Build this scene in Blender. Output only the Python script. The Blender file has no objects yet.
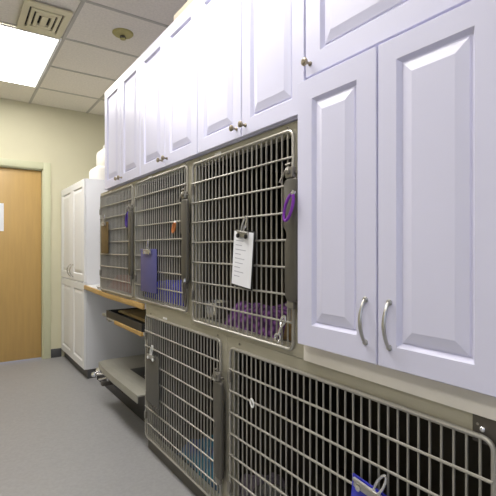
import bpy, bmesh, math, random
from mathutils import Vector, Matrix, noise

random.seed(7)
SC = bpy.context.scene
COL = SC.collection
EYE = 1.26            # eye height: heights below are written relative to the eye, floor at -EYE
PI = math.pi

# ------------------------------------------------------------------ materials
def mat(name, col, rough=0.5, metal=0.0, var=0.06, scale=6.0, bump=0.0, bscale=None, col2=None, coat=0.0, stretch=(1, 1, 1)):
    m = bpy.data.materials.new(name); m.use_nodes = True
    nt = m.node_tree; b = nt.nodes['Principled BSDF']
    b.inputs['Roughness'].default_value = rough
    b.inputs['Metallic'].default_value = metal
    if coat:
        b.inputs['Coat Weight'].default_value = coat
        b.inputs['Coat Roughness'].default_value = 0.15
    tc = nt.nodes.new('ShaderNodeTexCoord')
    mp = nt.nodes.new('ShaderNodeMapping'); mp.inputs['Scale'].default_value = stretch
    nt.links.new(tc.outputs['Object'], mp.inputs['Vector'])
    n = nt.nodes.new('ShaderNodeTexNoise'); n.inputs['Scale'].default_value = scale; n.inputs['Detail'].default_value = 4
    nt.links.new(mp.outputs['Vector'], n.inputs['Vector'])
    r = nt.nodes.new('ShaderNodeValToRGB')
    c2 = col2 or tuple(min(1, c * (1 + var)) for c in col)
    c1 = col if col2 else tuple(c * (1 - var) for c in col)
    r.color_ramp.elements[0].color = (*c1, 1); r.color_ramp.elements[1].color = (*c2, 1)
    r.color_ramp.elements[0].position = 0.35; r.color_ramp.elements[1].position = 0.65
    nt.links.new(n.outputs['Fac'], r.inputs['Fac'])
    nt.links.new(r.outputs['Color'], b.inputs['Base Color'])
    if bump:
        n2 = nt.nodes.new('ShaderNodeTexNoise'); n2.inputs['Scale'].default_value = bscale or scale * 8
        nt.links.new(mp.outputs['Vector'], n2.inputs['Vector'])
        bp = nt.nodes.new('ShaderNodeBump'); bp.inputs['Strength'].default_value = bump; bp.inputs['Distance'].default_value = 0.01
        nt.links.new(n2.outputs['Fac'], bp.inputs['Height']); nt.links.new(bp.outputs['Normal'], b.inputs['Normal'])
    return m

def emit(name, col, s):
    m = bpy.data.materials.new(name); m.use_nodes = True
    nt = m.node_tree; b = nt.nodes['Principled BSDF']
    b.inputs['Base Color'].default_value = (0.9, 0.9, 0.9, 1)
    b.inputs['Emission Color'].default_value = (*col, 1); b.inputs['Emission Strength'].default_value = s
    return m

def knit(name, c1, c2, scale):
    m = bpy.data.materials.new(name); m.use_nodes = True
    nt = m.node_tree; b = nt.nodes['Principled BSDF']; b.inputs['Roughness'].default_value = 0.95
    tc = nt.nodes.new('ShaderNodeTexCoord')
    v = nt.nodes.new('ShaderNodeTexVoronoi'); v.inputs['Scale'].default_value = scale
    r = nt.nodes.new('ShaderNodeValToRGB'); r.color_ramp.elements[0].color = (*c1, 1); r.color_ramp.elements[1].color = (*c2, 1)
    r.color_ramp.elements[0].position = 0.15; r.color_ramp.elements[1].position = 0.6
    nt.links.new(tc.outputs['Object'], v.inputs['Vector']); nt.links.new(v.outputs['Distance'], r.inputs['Fac'])
    nt.links.new(r.outputs['Color'], b.inputs['Base Color'])
    bp = nt.nodes.new('ShaderNodeBump'); bp.inputs['Strength'].default_value = 0.8; bp.inputs['Distance'].default_value = 0.01; bp.invert = True
    nt.links.new(v.outputs['Distance'], bp.inputs['Height']); nt.links.new(bp.outputs['Normal'], b.inputs['Normal'])
    return m

M = dict(
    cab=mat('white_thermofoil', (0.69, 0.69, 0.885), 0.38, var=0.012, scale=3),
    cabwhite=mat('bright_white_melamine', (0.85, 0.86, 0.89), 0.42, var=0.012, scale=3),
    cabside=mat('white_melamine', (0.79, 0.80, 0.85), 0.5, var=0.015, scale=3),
    rail=mat('cream_melamine', (0.78, 0.74, 0.69), 0.55, var=0.05, scale=4),
    steel=mat('stainless_frame', (0.46, 0.435, 0.355), 0.42, 0.4, var=0.08, scale=4, stretch=(1, 1, 8)),
    rod=mat('steel_rod', (0.44, 0.425, 0.395), 0.44, 0.65, var=0.05, scale=10),
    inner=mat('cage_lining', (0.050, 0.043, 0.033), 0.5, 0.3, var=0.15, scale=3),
    guard=mat('latch_guard_grey', (0.10, 0.093, 0.08), 0.5, 0.2, var=0.06, scale=9),
    darkmetal=mat('dark_steel', (0.12, 0.11, 0.10), 0.4, 0.6, var=0.1, scale=9),
    latch=mat('latch_steel', (0.27, 0.255, 0.23), 0.35, 0.6, var=0.1, scale=20),
    chrome=mat('chrome', (0.78, 0.78, 0.80), 0.18, 0.95, var=0.03, scale=8),
    nickel=mat('brushed_nickel', (0.50, 0.49, 0.47), 0.3, 0.9, var=0.06, scale=30),
    knob=mat('antique_brass_knob', (0.34, 0.29, 0.22), 0.35, 0.7, var=0.15, scale=40),
    wall=mat('cream_green_paint', (0.66, 0.63, 0.46), 0.75, var=0.02, scale=2, bump=0.05, bscale=150),
    wallw=mat('white_paint', (0.72, 0.71, 0.70), 0.75, var=0.02, scale=2, bump=0.05, bscale=150),
    trim=mat('pale_green_trim', (0.60, 0.605, 0.42), 0.45, var=0.02, scale=3),
    base=mat('dark_cove_base', (0.075, 0.075, 0.08), 0.5, var=0.1, scale=6),
    tile=mat('ceiling_tile', (0.80, 0.76, 0.67), 0.9, var=0.05, scale=60, bump=0.15, bscale=220),
    tbar=mat('ceiling_grid', (0.50, 0.48, 0.42), 0.6, var=0.03, scale=5),
    floor=mat('grey_vinyl', (0.34, 0.34, 0.355), 0.42, var=0.05, scale=55, bump=0.02, bscale=200),
    wood=mat('honey_oak_door', (0.53, 0.345, 0.125), 0.42, var=0.04, scale=5, stretch=(6, 1, 0.5)),
    edge=mat('oak_edge', (0.52, 0.33, 0.12), 0.45, var=0.14, scale=8, stretch=(1, 0.6, 8)),
    lam=mat('white_laminate', (0.78, 0.78, 0.80), 0.35, var=0.02, scale=4),
    vent=mat('almond_metal', (0.72, 0.67, 0.46), 0.5, var=0.03, scale=5),
    black=mat('black_void', (0.012, 0.011, 0.010), 0.8, var=0.1, scale=5),
    blackpl=mat('black_plastic', (0.018, 0.018, 0.02), 0.45, var=0.1, scale=5),
    yellow=mat('yellowed_plastic', (0.46, 0.41, 0.16), 0.6, var=0.08, scale=20),
    paper=mat('paper', (0.84, 0.85, 0.92), 0.85, var=0.015, scale=8),
    ink=mat('grey_print', (0.42, 0.43, 0.52), 0.85, var=0.1, scale=40),
    blue=mat('blue_plastic', (0.085, 0.085, 0.27), 0.4, var=0.06, scale=8),
    blue2=mat('bright_blue_plastic', (0.04, 0.045, 0.50), 0.3, var=0.10, scale=8),
    brown=mat('brown_hardboard', (0.15, 0.095, 0.03), 0.6, var=0.12, scale=30),
    greyb=mat('grey_clipboard', (0.12, 0.115, 0.105), 0.5, 0.3, var=0.06, scale=8),
    kraft=mat('kraft_card', (0.30, 0.22, 0.10), 0.75, var=0.08, scale=10),
    cream=mat('cream_card', (0.50, 0.43, 0.35), 0.7, var=0.04, scale=8),
    tissue=mat('white_wrap', (0.84, 0.82, 0.78), 0.5, var=0.03, scale=10, bump=0.15, bscale=25),
    bluecloth=mat('blue_fleece', (0.035, 0.04, 0.42), 0.95, var=0.25, scale=18, bump=0.5, bscale=90),
    redcloth=mat('rust_fleece', (0.30, 0.075, 0.05), 0.95, var=0.25, scale=18, bump=0.5, bscale=90),
    teal=mat('blue_print_fleece', (0.07, 0.08, 0.20), 0.95, scale=9, bump=0.5, bscale=90, col2=(0.03, 0.20, 0.28)),
    mauve=mat('grey_mauve_fleece', (0.20, 0.17, 0.21), 0.95, var=0.2, scale=14, bump=0.5, bscale=90),
    tan=mat('tan_fleece', (0.26, 0.16, 0.06), 0.95, scale=7, bump=0.5, bscale=70, col2=(0.05, 0.035, 0.02)),
    purple=knit('purple_knit', (0.27, 0.10, 0.36), (0.05, 0.015, 0.08), 42),
    purplestrap=mat('purple_web', (0.22, 0.035, 0.42), 0.6, var=0.1, scale=30),
    violet=mat('violet_web', (0.08, 0.04, 0.30), 0.6, var=0.1, scale=30),
    orange=mat('orange_web', (0.62, 0.22, 0.07), 0.6, var=0.1, scale=30),
    white=mat('white_plastic', (0.80, 0.80, 0.80), 0.4, var=0.03, scale=20),
    lift=mat('brushed_steel', (0.42, 0.41, 0.36), 0.38, 0.6, var=0.05, scale=5, stretch=(8, 1, 1)),
    bowl=mat('steel_bowl', (0.66, 0.65, 0.64), 0.22, 0.9, var=0.05, scale=5),
    light=emit('lit_diffuser', (1.0, 0.965, 0.90), 17.0),
)

# ------------------------------------------------------------------ mesh helpers
class MB:
    def __init__(s): s.bm = bmesh.new()
    def box(s, x0, x1, y0, y1, z0, z1, bev=0.0, seg=2):
        t = bmesh.new(); bmesh.ops.create_cube(t, size=1)
        for v in t.verts:
            v.co = Vector(((x0 + x1) / 2 + v.co.x * (x1 - x0), (y0 + y1) / 2 + v.co.y * (y1 - y0), (z0 + z1) / 2 + v.co.z * (z1 - z0)))
        if bev: bmesh.ops.bevel(t, geom=t.edges[:], offset=bev, segments=seg, profile=0.5, affect='EDGES')
        s.merge(t); return s
    def merge(s, t):
        me = bpy.data.meshes.new('tmp'); t.to_mesh(me); t.free(); s.bm.from_mesh(me); bpy.data.meshes.remove(me)
    def tube(s, pts, r, n=8, closed=False, rs=None):
        P = [Vector(p) for p in pts]; L = len(P); rings = []
        ref = None
        for i, p in enumerate(P):
            if closed: d = (P[(i + 1) % L] - P[i - 1])
            else: d = P[min(i + 1, L - 1)] - P[max(i - 1, 0)]
            d.normalize()
            if ref is None:
                ref = d.orthogonal().normalized()
            ref = (ref - d * ref.dot(d)).normalized()
            u = ref; w = d.cross(u)
            rr = rs[i] if rs else r
            rings.append([s.bm.verts.new(p + (u * math.cos(2 * PI * k / n) + w * math.sin(2 * PI * k / n)) * rr) for k in range(n)])
        for i in range(L if closed else L - 1):
            a, b = rings[i], rings[(i + 1) % L]
            if closed and i == L - 1:      # line the last ring up with the first
                off = min(range(n), key=lambda o: (a[0].co - b[o].co).length); b = b[off:] + b[:off]
            for k in range(n): s.bm.faces.new((a[k], a[(k + 1) % n], b[(k + 1) % n], b[k]))
        if not closed:
            s.bm.faces.new(rings[0][::-1]); s.bm.faces.new(rings[-1])
        return s
    def lathe(s, prof, c, axis='Z', n=24):
        """prof: (radius, height) pairs along the axis from c"""
        c = Vector(c); rings = []
        for r, h in prof:
            ring = []
            for k in range(n):
                a = 2 * PI * k / n; p, q = r * math.cos(a), r * math.sin(a)
                o = {'Z': (p, q, h), '-X': (-h, p, q), 'Y': (p, h, q)}[axis]
                ring.append(s.bm.verts.new(c + Vector(o)))
            rings.append(ring)
        for a, b in zip(rings, rings[1:]):
            for k in range(n): s.bm.faces.new((a[k], a[(k + 1) % n], b[(k + 1) % n], b[k]))
        s.bm.faces.new(rings[0][::-1]); s.bm.faces.new(rings[-1]); return s
    def prism(s, poly, a0, a1, axis='X', bev=0.0):
        """poly in (Y,Z) for axis X, (X,Y) for axis Z"""
        t = bmesh.new()
        f = (lambda p, a: (a, p[0], p[1])) if axis == 'X' else (lambda p, a: (p[0], p[1], a))
        A = [t.verts.new(f(p, a0)) for p in poly]; B = [t.verts.new(f(p, a1)) for p in poly]; n = len(poly)
        t.faces.new(A[::-1]); t.faces.new(B)
        for k in range(n): t.faces.new((A[k], A[(k + 1) % n], B[(k + 1) % n], B[k]))
        bmesh.ops.recalc_face_normals(t, faces=t.faces[:])
        if bev: bmesh.ops.bevel(t, geom=t.edges[:], offset=bev, segments=2, profile=0.5, affect='EDGES')
        s.merge(t); return s
    def xf(s, mtx):
        bmesh.ops.transform(s.bm, matrix=mtx, verts=s.bm.verts[:]); return s

ORIG = {}
def obj(name, mb, m, parent=None, smooth=False, ang=28):
    bm = mb.bm
    bmesh.ops.translate(bm, vec=(0, 0, EYE), verts=bm.verts[:])
    bmesh.ops.recalc_face_normals(bm, faces=bm.faces[:])
    if parent is not None: o0 = ORIG[parent.name]
    else:
        xs = [v.co for v in bm.verts]
        o0 = Vector(((min(c.x for c in xs) + max(c.x for c in xs)) / 2, (min(c.y for c in xs) + max(c.y for c in xs)) / 2, min(c.z for c in xs)))
    bmesh.ops.translate(bm, vec=-o0, verts=bm.verts[:])
    me = bpy.data.meshes.new(name); bm.to_mesh(me); bm.free()
    me.materials.append(M[m])
    for p in me.polygons: p.use_smooth = True
    try: me.set_sharp_from_angle(angle=math.radians(60 if smooth else ang))
    except Exception: pass
    o = bpy.data.objects.new(name, me); COL.objects.link(o)
    if parent is not None: o.parent = parent
    else: o.location = o0
    ORIG[o.name] = o0
    return o

def tag(o, label=None, cat=None, group=None):
    if label: o['label'] = label
    if cat: o['category'] = cat
    if group: o['group'] = group
    return o
def thing(name, loc, label, cat, group=None):
    o = bpy.data.objects.new(name, None); COL.objects.link(o); o.empty_display_size = 0.05
    o.location = Vector(loc) + Vector((0, 0, EYE)); ORIG[o.name] = o.location.copy()
    return tag(o, label, cat, group)
def struct(name, mb, m, parent=None):
    o = obj(name, mb, m, parent)
    if parent is None: o['kind'] = 'structure'
    return o

# ------------------------------------------------------------------ the room
CEIL = 1.65; FL = -EYE; XR = 1.78; YB = 5.42; XL = -2.3; YF = -2.6
struct('floor', MB().box(XL - .1, XR + .1, YF - .1, YB + .1, FL - .1, FL), 'floor')
struct('ceiling', MB().box(XL - .1, XR + .1, YF - .1, YB + .1, CEIL, CEIL + .08), 'tile')
struct('wall_right', MB().box(XR, XR + .1, YF - .1, YB + .1, FL, CEIL), 'wallw')
struct('wall_left', MB().box(XL - .1, XL, YF - .1, YB + .1, FL, CEIL), 'wall')
DX0, DX1, DT = -0.06, 0.855, 0.912      # door opening in the back wall
w = MB(); w.box(DX1, XR, YB, YB + .12, FL, CEIL); w.box(XL, DX0, YB, YB + .12, FL, CEIL); w.box(DX0, DX1, YB, YB + .12, DT, CEIL)
struct('wall_back', w, 'wall')
w = MB(); w.box(XL, -1.7, YF - .12, YF, FL, CEIL); w.box(0.9, XR, YF - .12, YF, FL, CEIL)
w.box(-1.7, 0.9, YF - .12, YF, FL, -.35); w.box(-1.7, 0.9, YF - .12, YF, 1.2, CEIL)
struct('wall_front', w, 'wall')
win = struct('window_1', MB().box(-1.7, 0.9, YF - .10, YF - .04, -.35, -.29).box(-1.7, 0.9, YF - .10, YF - .04, 1.14, 1.2)
             .box(-1.7, -1.64, YF - .10, YF - .04, -.29, 1.14).box(.84, .9, YF - .10, YF - .04, -.29, 1.14).box(-.43, -.37, YF - .10, YF - .04, -.29, 1.14), 'white')
# door, frame, baseboards
t = MB(); fy = YB - .022
t.box(DX1, DX1 + .078, fy, YB + .0, FL, DT + .078, .004); t.box(DX0 - .078, DX0, fy, YB, FL, DT + .078, .004); t.box(DX0, DX1, fy, YB, DT, DT + .078, .004)
t.box(DX1 - .012, DX1, YB, YB + .10, FL, DT); t.box(DX0, DX0 + .012, YB, YB + .10, FL, DT); t.box(DX0, DX1, YB, YB + .10, DT - .012, DT)
struct('trim_1', t, 'trim')
struct('door_1', MB().box(DX0 + .014, DX1 - .014, YB + .035, YB + .078, FL + .012, DT - .014, .002), 'wood')
obj_sign = obj('paper_notice', MB().box(.22, .462, YB + .032, YB + .0345, .197, .504), 'paper')
tag(obj_sign, 'white paper notice taped to the honey coloured wooden door', 'sign')
struct('baseboard_back', MB().box(DX1 + .08, 1.05, YB - .012, YB, FL, FL + .10, .003), 'base')
struct('baseboard_right', MB().box(XR - .012, XR, 2.70, 4.25, FL, FL + .10, .003), 'base')
# suspended grid
PX, PY = 0.715, 3.60; PIT = 0.622
g = MB(); k = -5
for k in range(-5, 3):
    x = PX + PIT * k
    if XL < x < XR: g.box(x - .012, x + .012, YF, YB, CEIL - .006, CEIL + .002)
for k in range(-11, 4):
    y = PY + PIT * k
    if YF < y < YB: g.box(XL, XR, y - .012, y + .012, CEIL - .005, CEIL + .002)
struct('trim_2', g, 'tbar')

# lights in the ceiling
def ceiling_light(x0, y0, label):
    x1, y1 = x0 + PIT - .024, y0 + 2 * PIT - .024
    t = thing('ceiling_light', ((x0 + x1) / 2, (y0 + y1) / 2, CEIL - .012), label, 'ceiling light', 'fluorescent ceiling panels')
    f = MB(); b = .022; z0, z1 = CEIL - .014, CEIL - .0065
    f.box(x0, x1, y0, y0 + b, z0, z1); f.box(x0, x1, y1 - b, y1, z0, z1); f.box(x0, x0 + b, y0 + b, y1 - b, z0, z1); f.box(x1 - b, x1, y0 + b, y1 - b, z0, z1)
    obj('light_frame', f, 'white', t)
    obj('diffuser', MB().box(x0 + b, x1 - b, y0 + b, y1 - b, CEIL - .0125, CEIL - .0075), 'light', t)
ceiling_light(PX - PIT + .012, PY + .012, 'glowing white rectangular ceiling light next to the almond air vent')
ceiling_light(PX - PIT + .012, PY - 4 * PIT + .012, 'ceiling light panel above the near white wall cabinets, outside the photo')
ceiling_light(PX - 3 * PIT + .012, PY - 7 * PIT + .012, 'ceiling light panel behind the photographer, outside the photo')

# air vent
vx0, vx1, vy0, vy1 = .385, .686, 3.155, 3.587
t = thing('ceiling_vent', ((vx0 + vx1) / 2, (vy0 + vy1) / 2, CEIL - .03), 'almond square ceiling air vent with concentric louvers', 'air vent')
obj('vent_backing', MB().box(vx0 + .01, vx1 - .01, vy0 + .01, vy1 - .01, CEIL - .009, CEIL - .0065), 'black', t)
def ring(m, x0, x1, y0, y1, bx, by, za, zb):
    m.box(x0, x0 + bx, y0, y1, za, zb); m.box(x1 - bx, x1, y0, y1, za, zb); m.box(x0 + bx, x1 - bx, y0, y0 + by, za, zb); m.box(x0 + bx, x1 - bx, y1 - by, y1, za, zb)
f = MB(); ring(f, vx0, vx1, vy0, vy1, .042, .062, CEIL - .022, CEIL - .0095); obj('vent_frame', f, 'vent', t)
ix0, ix1, iy0, iy1 = vx0 + .042, vx1 - .042, vy0 + .062, vy1 - .062
for i in range(3):
    gx, gy = .013, .006
    x0, x1, y0, y1 = ix0 + gx, ix1 - gx, iy0 + gy, iy1 - gy
    if i < 2:
        f = MB(); ring(f, x0, x1, y0, y1, .022, .034, CEIL - .026, CEIL - .0105); obj('louver', f, 'vent', t)
        ix0, ix1, iy0, iy1 = x0 + .022, x1 - .022, y0 + .034, y1 - .034
    else:
        obj('louver', MB().box(x0 + .005, x1 - .005, y0, y1, CEIL - .026, CEIL - .0105), 'vent', t)
# sprinkler
t = thing('sprinkler_head', (1.072, 3.264, CEIL - .05), 'yellowed round fire sprinkler on the ceiling tile', 'sprinkler')
obj('escutcheon', MB().lathe([(.078, -.001), (.078, -.006), (.070, -.014), (.040, -.020), (.020, -.021)], (1.072, 3.264, CEIL), n=28), 'yellow', t)
obj('sprinkler_body', MB().lathe([(.016, -.022), (.016, -.030), (.006, -.033), (.006, -.044)], (1.072, 3.264, CEIL), n=14)
    .tube([(1.056, 3.264, CEIL - .024), (1.050, 3.264, CEIL - .036), (1.072, 3.264, CEIL - .045)], .004).tube([(1.088, 3.264, CEIL - .024), (1.094, 3.264, CEIL - .036), (1.072, 3.264, CEIL - .045)], .004), 'darkmetal', t)
obj('deflector', MB().lathe([(.005, -.044), (.022, -.045), (.022, -.048), (.004, -.049)], (1.072, 3.264, CEIL), n=16), 'yellow', t)

# ------------------------------------------------------------------ cabinets
def panel_door(y0, y1, z0, z1, xf, stile=.075, th=.02):
    """raised-panel door facing -X, front face at xf"""
    m = MB(); bm = m.bm
    prof = [(0, th), (0, .002), (.002, 0), (stile, 0), (stile + .003, .0035), (stile + .010, .0125), (stile + .014, .0125),
            (stile + .016, .0085), (stile + .046, .0005)]
    rings = []
    for i, d in prof:
        rings.append([bm.verts.new((xf + d, y, z)) for y, z in ((y0 + i, z0 + i), (y1 - i, z0 + i), (y1 - i, z1 - i), (y0 + i, z1 - i))])
    for a, b in zip(rings, rings[1:]):
        for k in range(4): bm.faces.new((a[k], a[(k + 1) % 4], b[(k + 1) % 4], b[k]))
    bm.faces.new(rings[-1]); bm.faces.new(rings[0][::-1])
    return m
def knob(door, y, z, xf):
    obj('knob', MB().lathe([(.0075, 0), (.0075, .003), (.0045, .006), (.0045, .016), (.011, .021), (.0135, .026), (.0125, .031), (.007, .034)], (xf - .0005, y, z), '-X', 18), 'knob', door)
def pull(door, y, z0, z1, xf, r=.0052, out=.021):
    m = MB(); n = 14; pts = []; rs = []
    for i in range(n + 1):
        u = i / n; pts.append((xf - .004 - out * math.sin(PI * u) ** .8, y, z0 + (z1 - z0) * u)); rs.append(r * (.85 + .25 * math.sin(PI * u)))
    m.tube(pts, r, 10, rs=rs)
    for z in (z0, z1): m.lathe([(.0085, 0), (.0085, .003), (.006, .007)], (xf - .0005, y, z), '-X', 14)
    obj('handle', m, 'nickel', door)

XU = 0.985           # front of the upper cabinet doors
def wall_cabinet(y0, y1, z0, z1, xf, doors, label, stile, body_z0=None, group='white wall cabinets above the cages'):
    t = thing('wall_cabinet', ((xf + 1.75) / 2, (y0 + y1) / 2, z0), label, 'cabinet', group)
    bz = z0 if body_z0 is None else body_z0
    bx = xf + .021
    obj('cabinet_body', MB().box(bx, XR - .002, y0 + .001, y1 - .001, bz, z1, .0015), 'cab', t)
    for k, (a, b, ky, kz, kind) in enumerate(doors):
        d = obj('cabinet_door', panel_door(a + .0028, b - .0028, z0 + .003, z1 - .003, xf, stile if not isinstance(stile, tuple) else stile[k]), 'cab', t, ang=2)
        if kind == 'knob': knob(d, ky, kz, xf)
        elif kind == 'pull': pull(d, ky, kz[0], kz[1], xf)
    return t
ZB, ZT = .462, 1.235
kz = ZB + .042
for (y0, lab) in ((2.665, 'white double door wall cabinet at the far end, above the farthest cage'),
                  (1.884, 'white double door wall cabinet above the cage with the blue clipboard'),
                  (1.103, 'white double door wall cabinet above the cage with the white paper')):
    y1 = y0 + .779; ym = (y0 + y1) / 2
    wall_cabinet(y0, y1, ZB, ZT, XU, [(y0, ym, ym - .034, kz, 'knob'), (ym, y1, ym + .034, kz, 'knob')], lab, .062)
wall_cabinet(.420, 1.101, .575, ZT, XU, [(.420, 1.101, 1.073, .618, 'knob')], 'white short wall cabinet directly above the large bow handled cabinet', .070)
XRC = .965
t = wall_cabinet(.400, 1.090, -.323, .564, XRC, [(.783, 1.119, .822, (-.264, -.143), 'pull'), (.450, .783, .741, (-.264, -.143), 'pull')],
                 'large near white cabinet whose two doors have curved bow handles', (.070, .060), group='white cabinets along the right wall')
obj('bottom_rail', MB().box(1.0, XR - .002, .400, 1.124, -.384, -.3235, .001), 'rail', t)

# tall cabinet by the back wall
XT = 1.045; ty0, ty1 = 4.335, 5.405; tym = 4.855
t = thing('storage_cabinet', (1.4, 4.87, FL), 'tall white four door floor cabinet against the back wall beside the wooden door', 'cabinet')
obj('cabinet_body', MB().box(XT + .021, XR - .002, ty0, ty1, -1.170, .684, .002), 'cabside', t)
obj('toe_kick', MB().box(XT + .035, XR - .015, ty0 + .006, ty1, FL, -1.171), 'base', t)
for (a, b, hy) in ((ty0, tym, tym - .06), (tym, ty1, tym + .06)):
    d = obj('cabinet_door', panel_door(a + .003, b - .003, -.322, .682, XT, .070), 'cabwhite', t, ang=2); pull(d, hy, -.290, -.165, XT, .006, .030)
    obj('cabinet_door', panel_door(a + .003, b - .003, -1.168, -.330, XT, .070), 'cabwhite', t, ang=2)

# things on top of the cabinets
def soft_pack(x0, x1, y0, y1, z0, z1, label):
    o = obj('paper_pack', MB().box(x0, x1, y0, y1, z0, z1, min(.05, (z1 - z0) * .38), 4), 'tissue')
    tag(o, label, 'pack', 'white packs on the tall cabinet')
soft_pack(1.175, 1.66, 4.40, 4.72, .6855, .845, 'bottom and widest of the three white packs on the tall cabinet')
soft_pack(1.250, 1.66, 4.40, 4.72, .847, 1.040, 'middle one of the three stacked white packs on the tall cabinet')
soft_pack(1.325, 1.66, 4.40, 4.72, 1.042, 1.120, 'topmost of the three stacked white packs on the tall cabinet')
tag(obj('storage_box', MB().box(1.022, 1.45, 1.45, 2.24, ZT + .001, ZT + .075, .004), 'cream'), 'long cream box lying on top of the white wall cabinets', 'box')

# ------------------------------------------------------------------ cages
XC = 1.01            # front of the cage frames
def rrect(y0, y1, z0, z1, r, x, n=5):
    pts = []
    for cy, cz, a0 in ((y1 - r, z1 - r, 0), (y0 + r, z1 - r, 90), (y0 + r, z0 + r, 180), (y1 - r, z0 + r, 270)):
        for i in range(n + 1):
            a = math.radians(a0 + 90 * i / n); pts.append((x, cy + r * math.cos(a), cz + r * math.sin(a)))
    return pts
def cage(u, d, base, label, back=1.72, plates=(), floor_z=None, rows=8):
    """u: unit (y0,y1,z0,z1); d: door (y0,y1,z0,z1); the latch is at the y0 side, the hinges at y1"""
    y0, y1, z0, z1 = u; a0, a1, b0, b1 = d
    t = thing('animal_cage', ((XC + back) / 2, (y0 + y1) / 2, FL if base else z0), label, 'cage', 'steel animal cages')
    i = .012                                            # opening a little smaller than the door
    fr = MB()
    fr.box(XC, XC + .03, y0, a0 + i, z0, z1); fr.box(XC, XC + .03, a1 - i, y1, z0, z1)
    fr.box(XC, XC + .03, a0 + i, a1 - i, z0, b0 + i); fr.box(XC, XC + .03, a0 + i, a1 - i, b1 - i, z1)
    f = obj('front_frame', fr, 'steel', t)
    # bolts at the corners of the frame
    for (yy, zz) in ((a1 - .06, (b1 + z1) / 2 + .002), (a0 + .04, (b1 + z1) / 2 + .002)):
        if z1 - b1 > .012: obj('bolt', MB().lathe([(.005, 0), (.005, .002), (.003, .004)], (XC - .0003, yy, zz), '-X', 10), 'latch', f)
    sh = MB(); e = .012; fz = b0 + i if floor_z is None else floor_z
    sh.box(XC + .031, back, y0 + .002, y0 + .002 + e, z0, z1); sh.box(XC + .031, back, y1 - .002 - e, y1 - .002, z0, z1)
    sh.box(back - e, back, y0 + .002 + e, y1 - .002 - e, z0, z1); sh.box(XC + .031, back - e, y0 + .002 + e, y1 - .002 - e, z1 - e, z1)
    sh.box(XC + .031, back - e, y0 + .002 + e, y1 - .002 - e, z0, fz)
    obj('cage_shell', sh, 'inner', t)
    if base: obj('base_plinth', MB().box(XC + .015, back, y0, y1, FL, z0 - .0005), 'guard', t)
    xd = XC - .010
    door = obj('cage_door', MB().tube(rrect(a0, a1, b0, b1, .026, xd), .0062, 8, True), 'rod', t)
    gr = MB(); n = round((a1 - a0) / .0318)
    for k in range(1, n):
        y = a0 + (a1 - a0) * k / n; gr.tube([(xd + .002, y, b0), (xd + .002, y, b1)], .0036, 6)
    obj('vertical_bars', gr, 'rod', door)
    for k in range(1, rows):
        z = b0 + (b1 - b0) * k / rows
        obj('horizontal_bar', MB().tube([(xd - .0055, a0, z), (xd - .0055, a1, z)], .0042, 8), 'rod', door)
    # latch guard with a finger notch on its inner edge
    gz1, gz0 = b1 - .178, b1 - .610; ga, gb = a0 - .050, a0 + .020
    gm = (gz0 + gz1) / 2
    poly = [(ga + .008, gz0), (gb - .02, gz0), (gb - .006, gz0 + .02), (gb - .004, gm - .01), (gb - .016, gm + .012), (gb - .013, gm + .03), (gb + .002, gm + .045), (gb + .002, gz1 - .02), (gb - .012, gz1), (ga + .006, gz1), (ga, gz1 - .01), (ga, gz0 + .015)]
    obj('latch_guard', MB().prism(poly, xd - .030, xd - .010, 'X', .006), 'guard', door, True)
    lt = MB(); lz = gz1 + .020
    lt.box(xd - .030, xd - .008, a0 - .030, a0 + .012, lz - .018, lz + .022, .006)
    lt.lathe([(.008, 0), (.010, .003), (.010, .009), (.005, .012)], (xd - .030, a0 - .012, lz + .004), '-X', 14)
    lt.tube([(xd - .015, a0 + .025, lz), (xd - .015, a0 - .048, lz)], .0050, 8)
    lt.tube([(xd - .026, a0 + .012, lz + .012), (xd - .034, a0 + .034, lz - .030)], .0042, 8)
    lt.tube([(xd - .026, a0 + .010, lz + .030), (xd - .020, a0 - .010, lz + .034)], .0045, 8)
    obj('latch', lt, 'latch', door)
    lb = MB(); lz = gz0 - .014
    lb.box(xd - .026, xd - .006, a0 - .030, a0 + .008, lz - .012, lz + .016, .006)
    lb.tube([(xd - .015, a0 + .022, lz), (xd - .015, a0 - .026, lz)], .005, 8)
    lb.tube([(xd - .012, a0 + .004, lz - .01), (xd - .012, a0 + .004, lz - .055)], .004, 8)
    obj('latch_pivot', lb, 'latch', door)
    for zz in (b1 - .13, b0 + .13):
        obj('hinge', MB().box(xd - .008, XC - .0006, a1 - .006, a1 + .016, zz - .022, zz + .022, .003).tube([(xd, a1 + .002, zz - .026), (xd, a1 + .002, zz + .026)], .008, 8), 'latch', door)
    # small white number plate holder on the frame above the door
    if z1 - b1 > .012 and label.startswith('wide') is False:
        c = a0 + (a1 - a0) * .70
        obj('label_plate', MB().box(XC - .003, XC - .0004, c - .028, c + .028, b1 + .007, min(z1 - .002, b1 + .020), .0008), 'white', f)
    return t, door, f
ZC3 = (-.384, .4575); ZC1 = (-.343, .4575)
c3 = cage((1.128, 1.990, *ZC3), (1.179, 1.957, -.361, .425), False, 'steel cage with a white paper on its door and a purple blanket inside', floor_z=-.352)
c2 = cage((1.992, 2.808, *ZC1), (2.022, 2.785, -.325, .432), False, 'steel cage with a blue clipboard on its door and blue bedding inside', floor_z=-.322)
c1 = cage((2.810, 3.640, *ZC1), (2.838, 3.602, -.325, .432), False, 'farthest upper steel cage, with a brown clipboard, beside the tall white cabinet', floor_z=-.322)
cA = cage((1.645, 2.625, -1.190, -.386), (1.684, 2.600, -1.170, -.414), True, 'lower steel cage on the floor next to the lift table, grey clipboard on its door', floor_z=-1.165)
cB = cage((.405, 1.643, -1.190, -.386), (.488, 1.602, -1.170, -.430), True, 'wide lower steel cage under the bow handled cabinet, bright blue clipboard on it', floor_z=-1.165)
obj('top_filler', MB().box(XC, 1.72, 1.993, 2.625, -.3855, -.3445), 'steel', cA[0])
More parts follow.
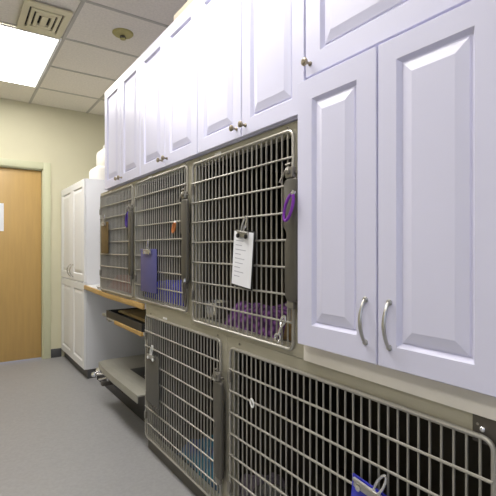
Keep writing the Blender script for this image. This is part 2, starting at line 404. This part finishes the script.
hp = obj('hinge_plate', MB().box(XC - .004, XC - .0005, .41, .540, -.448, -.3850, .001), 'darkmetal', cB[0])
obj('screw', MB().lathe([(.007, 0), (.007, .003), (.004, .006)], (XC - .0045, .516, -.414), '-X', 12), 'chrome', hp)

# ------------------------------------------------------------------ counter, shelf, lift table
t = thing('countertop', (1.35, 3.48, -.385), 'white counter with a honey oak front edge, under the two far cages', 'counter')
fe = [(.995, 2.646), (.993, 3.00), (.993, 3.40), (1.003, 3.65), (1.040, 4.325)]
obj('counter_slab', MB().prism([(x + .016, y) for x, y in fe] + [(XR - .002, 4.325), (XR - .002, 2.646)], -.3835, -.3455, 'Z'), 'lam', t)
obj('edge_strip', MB().prism(fe + [(x + .0155, y) for x, y in fe[::-1]], -.3845, -.3480, 'Z', .001), 'edge', t)
obj('support_block', MB().box(1.30, 1.38, 3.20, 3.30, -.455, -.3840, .004), 'kraft', t)
tag(obj('paper_dish', MB().lathe([(.030, 0), (.042, .004), (.060, .022), (.062, .024), (.056, .023), (.036, .008), (.002, .007)], (1.075, 3.80, -.3450), n=24), 'white'), 'small white dish on the counter beside the farthest cage', 'dish')
t = thing('under_counter_shelf', (1.35, 3.05, -.545), 'oak edged shelf hanging under the counter between tall cabinet and lower cages', 'shelf')
obj('shelf_board', MB().box(1.003, XR - .002, 2.648, 3.44, -.552, -.532, .001), 'lam', t)
obj('shelf_edge', MB().box(.985, 1.0025, 2.648, 3.20, -.556, -.530, .001), 'edge', t)
obj('shelf_bracket', MB().box(1.01, 1.74, 3.405, 3.435, -.570, -.5525).box(.99, 1.03, 3.445, 3.53, -.535, -.515, .004).box(1.00, 1.02, 3.43, 3.446, -.56, -.515), 'lift', t)
f = MB(); z0, z1 = -.5315, -.478
f.box(.992, 1.60, 2.655, 3.42, z0, z0 + .007); f.box(.992, 1.002, 2.655, 3.42, z0 + .007, z1); f.box(1.59, 1.60, 2.655, 3.42, z0 + .007, z1); f.box(1.002, 1.59, 2.655, 2.665, z0 + .007, z1); f.box(1.002, 1.59, 3.41, 3.42, z0 + .007, z1)
tag(obj('plastic_tray', f, 'blackpl'), 'black shallow tray lying on the shelf under the counter', 'tray')
tag(obj('card_folder', MB().box(1.03, 1.595, 2.70, 3.25, -.4778, -.466, .003).box(1.035, 1.58, 2.72, 3.23, -.4660, -.4600), 'kraft'), 'brown card folder lying across the black tray under the counter', 'folder')

t = thing('lift_table', (1.35, 3.05, FL), 'low stainless steel lift table standing on a dark base under the counter', 'table')
te = [(.957, 2.63), (.957, 3.15), (.965, 3.40), (.985, 3.60), (1.03, 3.635)]
obj('table_top', MB().prism([(x + .004, y) for x, y in te] + [(1.72, 3.635), (1.72, 2.63)], -.933, -.921, 'Z', .002), 'lift', t)
obj('front_skirt', MB().prism([(x - .004, y) for x, y in te[:4]] + [(x + .0035, y) for x, y in te[3::-1]], -.970, -.9195, 'Z', .001), 'lift', t)
obj('side_skirt', MB().box(1.03, 1.72, 3.625, 3.636, -.968, -.9335, .002), 'lift', t)
obj('rubber_pad', MB().box(1.12, 1.42, 2.90, 3.24, -.9208, -.918, .001), 'blackpl', t)
obj('base_plinth', MB().box(1.15, 1.68, 2.70, 3.50, FL, -.934).box(1.15, 1.68, 3.50, 4.28, FL, -1.185), 'blackpl', t)
f = MB()
f.tube([(1.03, 3.50, -.930), (1.03, 3.50, -1.07)], .013, 10)
f.tube([(.945, 3.57, -1.010), (1.12, 3.48, -.995)], .012, 10)
f.lathe([(.006, -.020), (.021, -.014), (.025, 0), (.021, .014), (.006, .020)], (.940, 3.575, -1.011), n=14)
f.lathe([(.006, -.026), (.026, -.018), (.032, 0), (.026, .018), (.006, .026)], (.985, 3.585, -.985), n=14)
f.tube([(1.02, 3.50, -1.035), (.975, 3.56, -1.055)], .010, 10)
obj('lever', f, 'chrome', t)
f = MB(); f.box(.975, 1.10, 3.48, 3.53, -1.092, -1.060, .008); f.tube([(1.04, 3.49, -1.07), (1.12, 3.46, -1.02), (1.20, 3.44, -1.00)], .016, 8)
obj('foot_pedal', f, 'darkmetal', t)

# ------------------------------------------------------------------ clipboards, clips and loops on the doors
XB = XC - .023        # just in front of the bars
def oval(c, ly, lz, r, x, tilt, n=20, m=None):
    """thin closed loop in the YZ plane"""
    m = m or MB(); pts = []
    for k in range(n):
        a = 2 * PI * k / n; y, z = ly * math.cos(a), lz * math.sin(a)
        pts.append((x, c[0] + y * math.cos(tilt) - z * math.sin(tilt), c[1] + y * math.sin(tilt) + z * math.cos(tilt)))
    return m.tube(pts, r, 7, True)
def clipboard(yc, zt, wd, ht, m, label, tilt=0.0, paper=False, clipm='chrome', lean=0.0):
    """hangs from a door bar: yc centre, zt top of the board, tilt in the door plane"""
    x = XB - .012; yc *= x; zt *= x      # yc, zt were measured on the plane X = 1
    t = thing('clipboard', (x, yc, zt - ht), label, 'clipboard', 'clipboards on the cage doors')
    T = Matrix.Translation((x, yc, zt)) @ Matrix.Rotation(lean, 4, 'Y') @ Matrix.Rotation(tilt, 4, 'X') @ Matrix.Translation((-x, -yc, -zt))
    obj('board', MB().box(x, x + .004, yc - wd / 2, yc + wd / 2, zt - ht, zt, .0012).xf(T), m, t)
    if paper:
        pa = obj('paper_sheet', MB().box(x - .0022, x - .0004, yc - wd / 2 + .006, yc + wd / 2 - .004, zt - ht + .006, zt - .006).xf(T), 'paper', t)
        ln = MB()
        for k in range(9):
            z = zt - .045 - k * (ht - .07) / 9; L = random.uniform(.35, .9)
            ln.box(x - .0027, x - .0023, yc + wd * .36 - wd * .72 * L, yc + wd * .36, z - .0014, z + .0014)
        obj('printed_lines', ln.xf(T), 'ink', pa)
    c = MB(); cw = .165 if m == 'blue2' else min(wd * .5, .11)
    c.box(x - .010, x - .003, yc - cw / 2, yc + cw / 2, zt - .030, zt - .004, .003)
    c.tube([(x - .008, yc - cw / 2, zt - .008), (x - .008, yc + cw / 2, zt - .008)], .006, 8)
    cl = obj('clip', c.xf(T), 'nickel', t)
    for s in (-1, 1):
        obj('clip_spring', MB().lathe([(.0095, 0), (.0095, .004), (.004, .006)], (x - .010, yc + s * cw * .38, zt - .024), '-X', 12).xf(T), 'black' if paper else clipm, cl)
    lp = oval((yc - .010, zt + .022), .011, .038, .0042, x - .008, .42 + tilt)
    obj('hanging_ring', lp, clipm, t)
    return t
clipboard(1.492, .078, .150, .235, 'blackpl', 'small clipboard holding a white paper, on the cage with the purple blanket', .10, True)
clipboard(2.562, .000, .255, .262, 'blue', 'dark blue clipboard hanging on the cage with the blue bedding', 0, False)
clipboard(3.500, .215, .190, .245, 'brown', 'brown clipboard hanging on the farthest upper cage', 0, False)
clipboard(2.500, -.640, .200, .300, 'greyb', 'grey metal clipboard hanging on the lower cage beside the lift table', 0, False, 'white')
clipboard(.805, -.688, .190, .260, 'blue2', 'bright blue clipboard at the bottom of the photo on the wide lower cage', .10, False)

def loop(yc, zc, ly, lz, r, m, tilt, label, name='strap_loop', cat='strap', hook=True, x=None, hm='chrome'):
    x = x or XB - .012; yc *= x; zc *= x
    t = thing(name, (x, yc, zc - lz), label, cat, 'clips and loops hanging on the cages')
    obj('loop', oval((yc, zc), ly, lz, r, x, tilt), m, t)
    if hook:
        up = (-math.sin(tilt) * lz, math.cos(tilt) * lz)
        obj('snap_hook', MB().tube([(x, yc + up[0] * .95, zc + up[1] * .95), (x + .004, yc + up[0] * 1.25, zc + up[1] * 1.25)], r * 1.3, 8), hm, t)
    return t
loop(1.205, .150, .018, .048, .0055, 'purplestrap', .42, 'purple strap loop hanging from the latch of the cage with the white paper', x=XB - .038)
tt = loop(1.238, -.265, .010, .022, .0045, 'chrome', .55, 'silver snap hook on the lower right bars of the purple blanket cage', 'snap_hook', 'hook', hook=False)
obj('swivel_ring', oval((1.268 * .975, -.330 * .975), .015, .015, .0042, XB - .012, 0).tube([(XB - .012, 1.246 * .975, -.285 * .975), (XB - .012, 1.262 * .975, -.318 * .975)], .006, 8), 'chrome', tt)
tt = loop(2.185, .118, .012, .030, .0055, 'orange', .5, 'orange and white clip on the bars of the blue clipboard cage', 'strap_clip', 'clip', hook=True, hm='white')
loop(2.050, -.235, .012, .060, .0050, 'darkmetal', -.1, 'dark hanging chain loop below the latch of the blue clipboard cage', 'chain_loop', 'loop', hook=True, x=XB - .032)
loop(2.955, .205, .022, .050, .0075, 'violet', .2, 'violet strap loop beside the latch of the farthest cage', hook=False)
loop(1.436, -.624, .010, .016, .0036, 'white', -.3, 'small pale ring on the upper bars of the wide lower cage', 'hanging_ring', 'ring', hook=False)

# ------------------------------------------------------------------ inside the cages
def blanket(name, x0, x1, y0, y1, zf, h, m, label, cat='blanket', amp=.6, nx=22, ny=34, seed=0, freq=7.0):
    mb = MB(); bm = mb.bm; top = []; bot = []
    for i in range(nx + 1):
        rt, rb = [], []
        for j in range(ny + 1):
            u, v = i / nx, j / ny
            x, y = x0 + (x1 - x0) * u, y0 + (y1 - y0) * v
            e = min(1, min(u * 3, 1 - u) * 5) ** .5 * min(1, min(v, 1 - v) * 6) ** .5
            nn = noise.noise((x * freq + seed, y * freq, seed)) * .6 + noise.noise((x * freq * 2.3, y * freq * 2.3 + seed, 3)) * .3
            z = zf + .006 + h * e * (1 + amp * nn)
            wob = .02 * noise.noise((x * 9, y * 9, seed + 5))
            rt.append(bm.verts.new((x + wob, y + wob, max(zf + .005, z)))); rb.append(bm.verts.new((x + wob, y + wob, zf + .001)))
        top.append(rt); bot.append(rb)
    for i in range(nx):
        for j in range(ny):
            bm.faces.new((top[i][j], top[i + 1][j], top[i + 1][j + 1], top[i][j + 1])); bm.faces.new((bot[i][j], bot[i][j + 1], bot[i + 1][j + 1], bot[i + 1][j]))
    for j in range(ny):
        bm.faces.new((top[0][j], top[0][j + 1], bot[0][j + 1], bot[0][j])); bm.faces.new((top[nx][j], bot[nx][j], bot[nx][j + 1], top[nx][j + 1]))
    for i in range(nx):
        bm.faces.new((top[i][0], bot[i][0], bot[i + 1][0], top[i + 1][0])); bm.faces.new((top[i][ny], top[i + 1][ny], bot[i + 1][ny], bot[i][ny]))
    o = obj(name, mb, m, None, True)
    return tag(o, label, cat)
blanket('knit_blanket', 1.04, 1.42, 1.33, 1.73, -.352, .085, 'purple', 'purple knitted blanket crumpled in the cage with the white paper', amp=.7, seed=2)
blanket('fleece_blanket', 1.06, 1.45, 1.155, 1.315, -.352, .19, 'tan', 'tan and brown fleece beside the purple blanket in the cage', amp=.5, seed=4)
blanket('fleece_bedding', 1.05, 1.60, 2.02, 2.78, -.322, .11, 'bluecloth', 'bright blue fleece bedding in the cage with the blue clipboard', 'bedding', amp=.4, seed=6)
blanket('fleece_bedding', 1.05, 1.60, 2.84, 3.60, -.322, .10, 'redcloth', 'rust red bedding in the farthest upper cage', 'bedding', amp=.4, seed=8)
blanket('printed_blanket', 1.05, 1.55, 1.68, 2.25, -1.165, .085, 'teal', 'blue and teal blanket on the floor of the lower cage by the lift table', amp=.7, seed=10)
blanket('fleece_blanket', 1.045, 1.30, 1.565, 1.626, -1.165, .13, 'mauve', 'grey mauve blanket in the corner of the wide lower cage', amp=.6, seed=12)
def bowl(x, y, z, r, h, label):
    o = obj('food_bowl', MB().lathe([(r * .55, 0), (r * .75, .002), (r * .93, h * .5), (r, h * .96), (r * 1.04, h), (r * .98, h * 1.0), (r * .9, h * .5), (r * .7, .006), (.002, .005)], (x, y, z), n=30), 'bowl', None, True)
    tag(o, label, 'bowl', 'steel bowls in the cages')
bowl(1.105, 1.905, -.3515, .066, .085, 'steel bowl in the cage corner left of the purple blanket')
bowl(1.125, 1.485, -1.1645, .068, .118, 'steel bowl in the wide lower cage, at the bottom edge of the photo')

# ------------------------------------------------------------------ light, world, camera
wd = bpy.data.worlds.new('sky'); SC.world = wd; wd.use_nodes = True
wd.node_tree.nodes['Background'].inputs['Color'].default_value = (0.62, 0.72, 1.0, 1)
wd.node_tree.nodes['Background'].inputs['Strength'].default_value = 1.5
def area(name, loc, rot, sx, sy, p, col):
    l = bpy.data.lights.new(name, 'AREA'); l.shape = 'RECTANGLE'; l.size = sx; l.size_y = sy; l.energy = p; l.color = col
    o = bpy.data.objects.new(name, l); COL.objects.link(o); o.location = loc; o.rotation_euler = rot; return o
area('window_daylight', (-.4, YF - .16, .42 + EYE), (-PI / 2, 0, 0), 2.5, 1.5, 100, (0.66, 0.69, 1.0))

cam = bpy.data.cameras.new('camera'); co = bpy.data.objects.new('camera', cam); COL.objects.link(co)
co.location = (0, 0, EYE); co.rotation_euler = (PI / 2, 0, -math.atan(295 / 432))
cam.sensor_width = 36; cam.sensor_fit = 'HORIZONTAL'; cam.lens = 432 / 496 * 36; cam.shift_y = 1 / 496; cam.clip_start = .02
SC.camera = co
SC.view_settings.view_transform = 'Standard'; SC.view_settings.look = 'None'; SC.view_settings.gamma = 1
SC.view_settings.exposure = 0.0
SC.view_settings.use_curve_mapping = False
